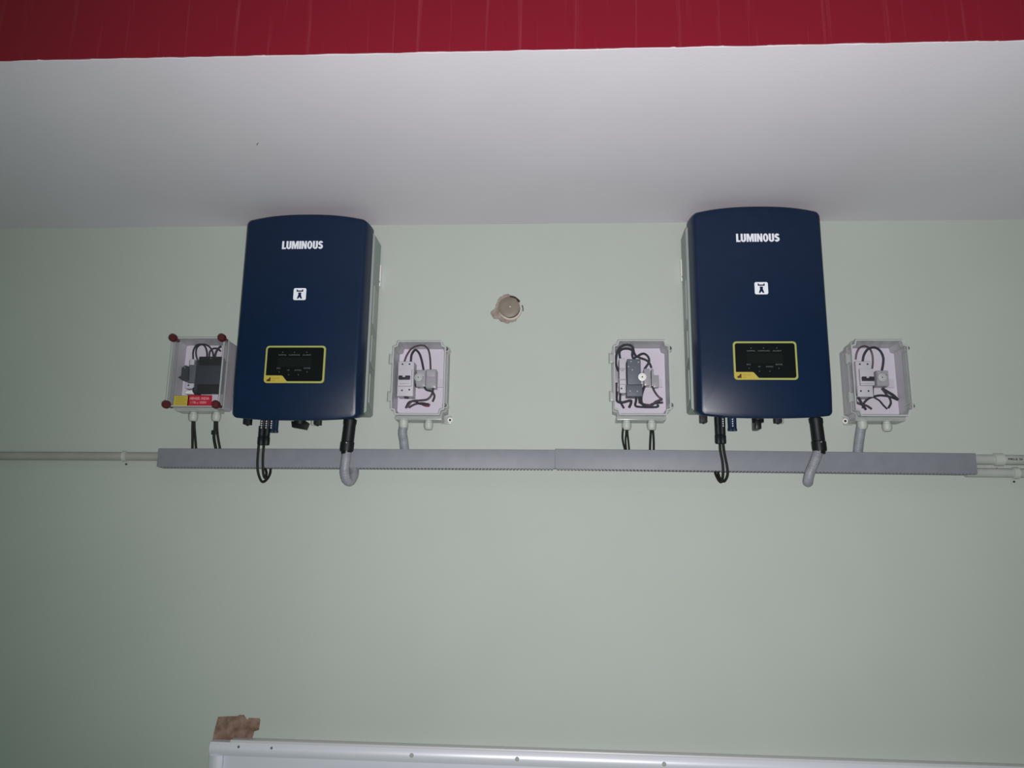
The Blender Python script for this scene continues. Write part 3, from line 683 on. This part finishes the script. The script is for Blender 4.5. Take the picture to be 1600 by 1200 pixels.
# --- box right of the right inverter
t = enclosure(.8715, 1.955, .150, .208, 'clear junction box right of the right inverter, rightmost of the four boxes', 'mcb_right')
gland((0.8287, -0.0430, 1.9537)[0], 1.946, t, True); gland((0.8927, -0.0430, 1.9540)[0], 1.946, t)
breaker(t, (0.8209, -0.0480, 2.1128), (0.8618, -0.0480, 2.0142), (0.8258, -0.0600, 2.0894), (0.8628, -0.0600, 2.0435), (0.8403, -0.0665, 2.0676), (0.8467, -0.0665, 2.0624), (0.8260, -0.0603, 2.0487), (0.8580, -0.0603, 2.0473), (0.8286, -0.0660, 2.0668), (0.8614, -0.0660, 2.0546), [(0.8322, -0.0480, 2.1047), (0.8527, -0.0480, 2.1047), (0.8292, -0.0480, 2.0300), (0.8495, -0.0480, 2.0301)])
bm = B(); px_box(bm, (0.8755, -0.0450, 2.0875), (0.9077, -0.0450, 2.0449), -.013, .002); k = obj('terminal_block', bm, M['terminal'], t)
bm = B(); px_box(bm, (0.8770, -0.0490, 2.0831), (0.8890, -0.0490, 2.0635), -.04, .001); obj('terminal_housing', bm, M['breakerdim'], k)
dots(k, [(0.8882, -0.0500, 2.0793), (0.8804, -0.0500, 2.0669), (0.9013, -0.0460, 2.0749)], 'brass')
wire([(0.8232, -0.0450, 2.1180), (0.8262, -0.0500, 2.1365), (0.8342, -0.0540, 2.1499), (0.8478, -0.0550, 2.1533), (0.8604, -0.0520, 2.1468), (0.8676, -0.0480, 2.1316), (0.8690, -0.0450, 2.1126), (0.8669, -0.0420, 2.0936)], 'wirebrown', t, .0022)
wire([(0.8416, -0.0450, 2.1126), (0.8444, -0.0500, 2.1293), (0.8543, -0.0540, 2.1445), (0.8714, -0.0550, 2.1496), (0.8873, -0.0520, 2.1414), (0.8960, -0.0480, 2.1244), (0.8958, -0.0450, 2.1072), (0.8921, -0.0420, 2.0882)], 'wireblack', t, .0028)
wire([(0.8207, -0.0300, 2.0568), (0.8207, -0.0350, 2.0343), (0.8257, -0.0400, 2.0121), (0.8344, -0.0400, 1.9928), (0.8435, -0.0360, 1.9812)], 'wireblack', t, .0032)
wire([(0.8215, -0.0300, 2.0211), (0.8200, -0.0350, 2.0024), (0.8319, -0.0380, 1.9949), (0.8452, -0.0380, 1.9914), (0.8589, -0.0360, 1.9830)], 'wirebrown', t, .0028)
wire([(0.8353, -0.0360, 1.9847), (0.8382, -0.0400, 1.9981), (0.8502, -0.0420, 2.0100), (0.8642, -0.0420, 2.0154), (0.8831, -0.0420, 2.0190), (0.9065, -0.0420, 2.0155), (0.9286, -0.0400, 2.0071)], 'wireblack', t, .0026)
wire([(0.8655, -0.0400, 2.0441), (0.8636, -0.0420, 2.0295), (0.8642, -0.0420, 2.0154), (0.8786, -0.0420, 2.0049), (0.8894, -0.0380, 1.9933), (0.9004, -0.0340, 1.9835)], 'wireblack', t, .0022)
wire([(0.8889, -0.0400, 2.0388), (0.8971, -0.0420, 2.0243), (0.9062, -0.0420, 2.0120), (0.9093, -0.0400, 1.9983), (0.9039, -0.0340, 1.9853)], 'wireblack', t, .0026)
wire([(0.8889, -0.0400, 2.0388), (0.9033, -0.0440, 2.0274), (0.9161, -0.0440, 2.0187), (0.9278, -0.0420, 2.0068)], 'wireblack', t, .0036)

# --- red-knobbed box at the far left
t = enclosure(-.9985, 1.974, .152, .198, 'clear junction box with red knobs and stickers, leftmost of the four boxes', 'knob')
gland((-1.0139, -0.0430, 1.9531)[0], 1.965, t); gland((-0.9476, -0.0430, 1.9533)[0], 1.965, t)
bm = B(); px_box(bm, (-1.0162, -0.0520, 2.1157), (-0.9372, -0.0520, 2.0231), -.008, .003); k = obj('surge_protector', bm, M['spddark'], t)
bm = B(); px_box(bm, (-1.0068, -0.0580, 2.1236), (-0.9415, -0.0580, 2.0994), -.03, .003); obj('protector_head', bm, M['glossblack'], k)
bm = B(); px_box(bm, (-1.0057, -0.0560, 2.0442), (-0.9443, -0.0560, 2.0186), -.03, .003); obj('protector_base', bm, M['glossblack'], k)
dots(k, [(-0.9719, -0.0580, 2.1180)], 'metal', .002)
bm = B(); px_box(bm, (-1.0394, -0.0460, 2.1153), (-1.0122, -0.0460, 2.0463), -.008, .002); obj('terminal_block', bm, M['spd'], t)
bm = B(); px_box(bm, (-1.0369, -0.0480, 2.1186), (-1.0241, -0.0480, 2.1017), -.02, .001); obj('terminal_block', bm, M['breaker'], t)
bm = B(); px_box(bm, (-1.0452, -0.0460, 2.0509), (-1.0203, -0.0460, 2.0333), -.008, .001); k = obj('terminal_block', bm, M['breaker'], t, label='light grey terminal'); dots(k, [(-1.0351, -0.0460, 2.0425)], 'toggle')
bm = B(); q_ = [(-1.0552, -0.0550, 2.0907), (-1.0447, -0.0550, 2.0982), (-1.0371, -0.0550, 2.0963), (-1.0341, -0.0550, 2.0555), (-1.0517, -0.0550, 2.0554), (-1.0636, -0.0550, 2.0638), (-1.0548, -0.0550, 2.0684)]
prism(bm, [(p[0], p[2]) for p in q_], -.030, -.055); k = obj('rotary_handle', bm, M['spddark'], t); dots(k, [(-1.0460, -0.0550, 2.0917)], 'metal', .0022)
bm = B(); prism(bm, [(p[0], p[2]) for p in ((-1.0453, -0.0450, 2.0187), (-1.0387, -0.0450, 2.0270), (-1.0240, -0.0450, 2.0289), (-1.0173, -0.0450, 2.0169))], -.02, -.045); obj('white_bush', bm, M['white'], t)
wire([(-1.0310, -0.0400, 2.1167), (-1.0296, -0.0480, 2.1393), (-1.0209, -0.0540, 2.1547), (-1.0074, -0.0560, 2.1598), (-0.9947, -0.0540, 2.1547), (-0.9885, -0.0500, 2.1387), (-0.9876, -0.0480, 2.1205)], 'wireblack', t, .0022)
wire([(-1.0155, -0.0400, 2.1111), (-1.0214, -0.0460, 2.1322), (-1.0177, -0.0520, 2.1514), (-1.0027, -0.0540, 2.1603), (-0.9835, -0.0540, 2.1547), (-0.9728, -0.0500, 2.1406), (-0.9694, -0.0450, 2.1212)], 'wireblack', t, .0022)
wire([(-0.9811, -0.0480, 2.1205), (-0.9801, -0.0500, 2.1387), (-0.9716, -0.0500, 2.1481), (-0.9585, -0.0500, 2.1481), (-0.9494, -0.0480, 2.1411)], 'wireblack', t, .0022)
wire([(-0.9662, -0.0480, 2.1205), (-0.9614, -0.0500, 2.1387), (-0.9550, -0.0500, 2.1500), (-0.9480, -0.0500, 2.1557)], 'wireblack', t, .0028)
bm = B(); q_ = [(-1.0212, -0.0400, 2.0345), (-1.0086, -0.0400, 2.0383), (-1.0055, -0.0400, 2.0253), (-1.0117, -0.0400, 2.0123), (-1.0202, -0.0400, 2.0234)]; prism(bm, [(p[0], p[2]) for p in q_], -.02, -.05, .001); obj('cable_bunch', bm, M['glossblack'], t)
bm = B(); a, b = (-1.0521, -0.0896, 2.0036), (-1.0094, -0.0896, 1.9758); prism(bm, [(a[0], b[2]), (b[0], b[2]), (b[0], a[2]), (a[0]+.001, a[2])], -.0881, -.0896)
ys = obj('yellow_sticker', bm, M['yellow'], t, label='yellow warning sticker with fine print')
bm = B()
for i in range(4): zz = b[2]+(a[2]-b[2])*(.2+.2*i); box(bm, a[0]+.006, b[0]-.006-(.006*(i % 2)), -.0900, -.0895, zz-.0007, zz+.0007)
obj('fine_print', bm, M['olive'], ys)
c_, d_ = (-1.0124, -0.0896, 2.0064), (-0.9443, -0.0896, 1.9760); bm = B(); prism(bm, [(c_[0], d_[2]), (d_[0], d_[2]), (d_[0], c_[2]-.002), (c_[0], c_[2])], -.0881, -.0896)
rs = obj('red_sticker', bm, M['red_stk'], t, label='red sticker with two lines of pale capitals')
W_ = d_[0]-c_[0]; H_ = c_[2]-d_[2]
obj('sticker_text', text_bm('HENSEL INDIA', c_[0]+W_*.09, c_[0]+W_*.90, d_[2]+H_*.55, d_[2]+H_*.80, lambda x: -.0896, .02), M['pink'], rs)
obj('sticker_text', text_bm('1 Mk x 1000V', c_[0]+W_*.14, c_[0]+W_*.80, d_[2]+H_*.18, d_[2]+H_*.42, lambda x: -.0896, .01), M['pink'], rs)

# ------------------------------------------------------------------ plugged pipe hole between the inverters
def ragged(cx, cz, rx, rz, amp, seed, n_=48, fq=2.2):
    out = []
    for i in range(n_):
        a = 2*math.pi*i/n_; k = 1+amp*noise.noise(Vector((math.cos(a)*fq, math.sin(a)*fq, seed)))+amp*.4*noise.noise(Vector((math.cos(a)*7, math.sin(a)*7, seed)))
        out.append((cx+rx*k*math.cos(a), cz+rz*k*math.sin(a)))
    return out
cx, cy_, cz = (-0.1268, -0.0080, 2.2802)
t = thing('capped_pipe_end', 'round brown capped pipe end in chipped plaster between the two inverters', 'pipe cap', (cx, 0, cz))
bm = B()
rg = ragged(cx-.0065, cz-.0005, .0355, .0435, .20, 4.)
rg = [((x-.014, z-.004) if (-.55 < math.atan2(z-cz+.012, -(x-cx)) < .15 and x < cx) else (x, z)) for x, z in rg]
prism(bm, rg, .004, -.0022, .001); obj('chipped_plaster', bm, M['chip'], t)
bm = B(); lathe(bm, [(.0335, .003), (.0335, -.008), (.0325, -.0095), (.0285, -.0095), (.0280, -.008), (.0280, .001)], (cx+.001, 0, cz-.003), 'y', 40); obj('pipe_rim', bm, M['ringpale'], t)
bm = B(); lathe(bm, [(0, -.0145), (.010, -.0142), (.020, -.0135), (.0285, -.0122), (.0310, -.0105), (.0310, 0)], (cx-.0025, 0, cz+.0015), 'y', 40); dsk = obj('brown_disc', bm, M['capbrown'], t)
bm = B(); lathe(bm, [(0, -.0165), (.0014, -.0162), (.0022, -.014)], (cx+.0005, 0, cz+.0015), 'y', 10); obj('centre_glint', bm, M['white'], dsk)  # flash reflection on the disc, put in as a small white dot
bm = B(); pts = []
for i in range(9):
    a = math.radians(92-i*7.5); pts.append((cx+.0345*math.cos(a), cz+.0345*math.sin(a)))
for i in reversed(range(9)):
    a = math.radians(92-i*7.5); rr = .0315 if i < 6 else .0285; pts.append((cx+rr*math.cos(a), cz+rr*math.sin(a)))
prism(bm, pts, -.010, -.0132); obj('dark_gap', bm, M['dark'], t)
bm = B(); tube(bm, [(cx+.0345, -.001, cz+.010), (cx+.0368, -.001, cz+.001), (cx+.0372, -.001, cz-.008)], .0013, 6); obj('plaster_crack', bm, M['dark'], t)

# small crack in the white soffit and bare plaster at the board corner
bm = B(); p = (-0.7105, -0.4907, 2.5413); tube(bm, [(p[0]-.003, p[1]+.006, CZ), (p[0], p[1], CZ), (p[0]+.004, p[1]-.005, CZ)], .0008, 6)
o = obj('hairline_crack', bm, M['dark'], bpy.data.objects['ceiling']); 
a = (-0.8881, -0.0010, 1.1538); b = (-0.7749, -0.0010, 1.1009)
bm = B(); ol = [(a[0], a[2]), (a[0]+.052, a[2]+.003), (a[0]+.056, a[2]+.006), (a[0]+.069, a[2]+.006), (a[0]+.073, a[2]+.001), (a[0]+.079, a[2]-.006), (a[0]+.083, a[2]-.001), (a[0]+.112, a[2]-.001), (a[0]+.114, a[2]-.006), (a[0]+.112, a[2]-.030), (a[0]+.100, a[2]-.034), (a[0]+.094, a[2]-.060), (a[0]-.010, a[2]-.062), (a[0]-.008, a[2]-.040), (a[0]-.004, a[2]-.020)]
prism(bm, ol, .004, -.0022)
obj('bare_plaster_patch', bm, M['plaster'], wall, label='bare brown plaster patch at the whiteboard corner')

# ------------------------------------------------------------------ whiteboard at the bottom of the view
TL = (-0.8916, -0.0020, 1.1015); TR = (0.6248, -0.0020, 1.0906)
ang = math.atan2(TR[2]-TL[2], TR[0]-TL[0]); BW = 2.44; BH = 1.22
t = thing('whiteboard', 'white board with pale metal frame below the trunking, only its top showing', 'whiteboard', (TL[0], 0, TL[2]))
def brd(bm):
    for v in bm.verts:
        x, z = v.co.x, v.co.z; v.co.x = TL[0]+x*math.cos(ang)-z*math.sin(ang); v.co.z = TL[2]+x*math.sin(ang)+z*math.cos(ang)
    return bm
bm = B(); box(bm, .02, BW-.02, -.020, -.004, -BH+.02, -.02); obj('writing_surface', brd(bm), M['board'], t)
def framebar(x0, x1, z0, z1, horizontal):
    """frame moulding with a gently crowned front"""
    bm = B(); k = 8; prof = [(-.004, 0.)]
    for i in range(k+1):
        s = i/k; prof.append((-.030-.006*math.sin(math.pi*s), s))
    prof.append((-.004, 1.))
    A = []; C_ = []
    for y, s in prof:
        if horizontal:
            z = z0+(z1-z0)*s; A.append(bm.verts.new((x0, y, z))); C_.append(bm.verts.new((x1, y, z)))
        else:
            x = x0+(x1-x0)*s; A.append(bm.verts.new((x, y, z0))); C_.append(bm.verts.new((x, y, z1)))
    m_ = len(prof)
    for i in range(m_): bm.faces.new((A[i], A[(i+1) % m_], C_[(i+1) % m_], C_[i]))
    bm.faces.new(A); bm.faces.new(list(reversed(C_)))
    return brd(bm)
fr = obj('top_rail', framebar(0, BW, -.036, -.003, True), M['boardframe'], t)
obj('bottom_rail', framebar(0, BW, -BH, -BH+.036, True), M['boardframe'], t)
obj('side_rail', framebar(0, .036, -BH+.036, -.036, False), M['boardframe'], t)
obj('side_rail', framebar(BW-.036, BW, -BH+.036, -.036, False), M['boardframe'], t)
bm = B(); box(bm, .052, BW, -.030, 0, -.004, .003, .001); obj('top_lip', brd(bm), M['wood'], t)
for px, pz in ((.078, -.012), (.165, -.012), (.53, -.018), (.80, -.018), (1.17, -.018)):
    bm = B(); screw_disc(bm, px, -.0345, pz, .0055 if px > .5 else .0035, .0025); obj('frame_screw', brd(bm), M['heatsink_light' if px > .5 else 'metal'], fr)
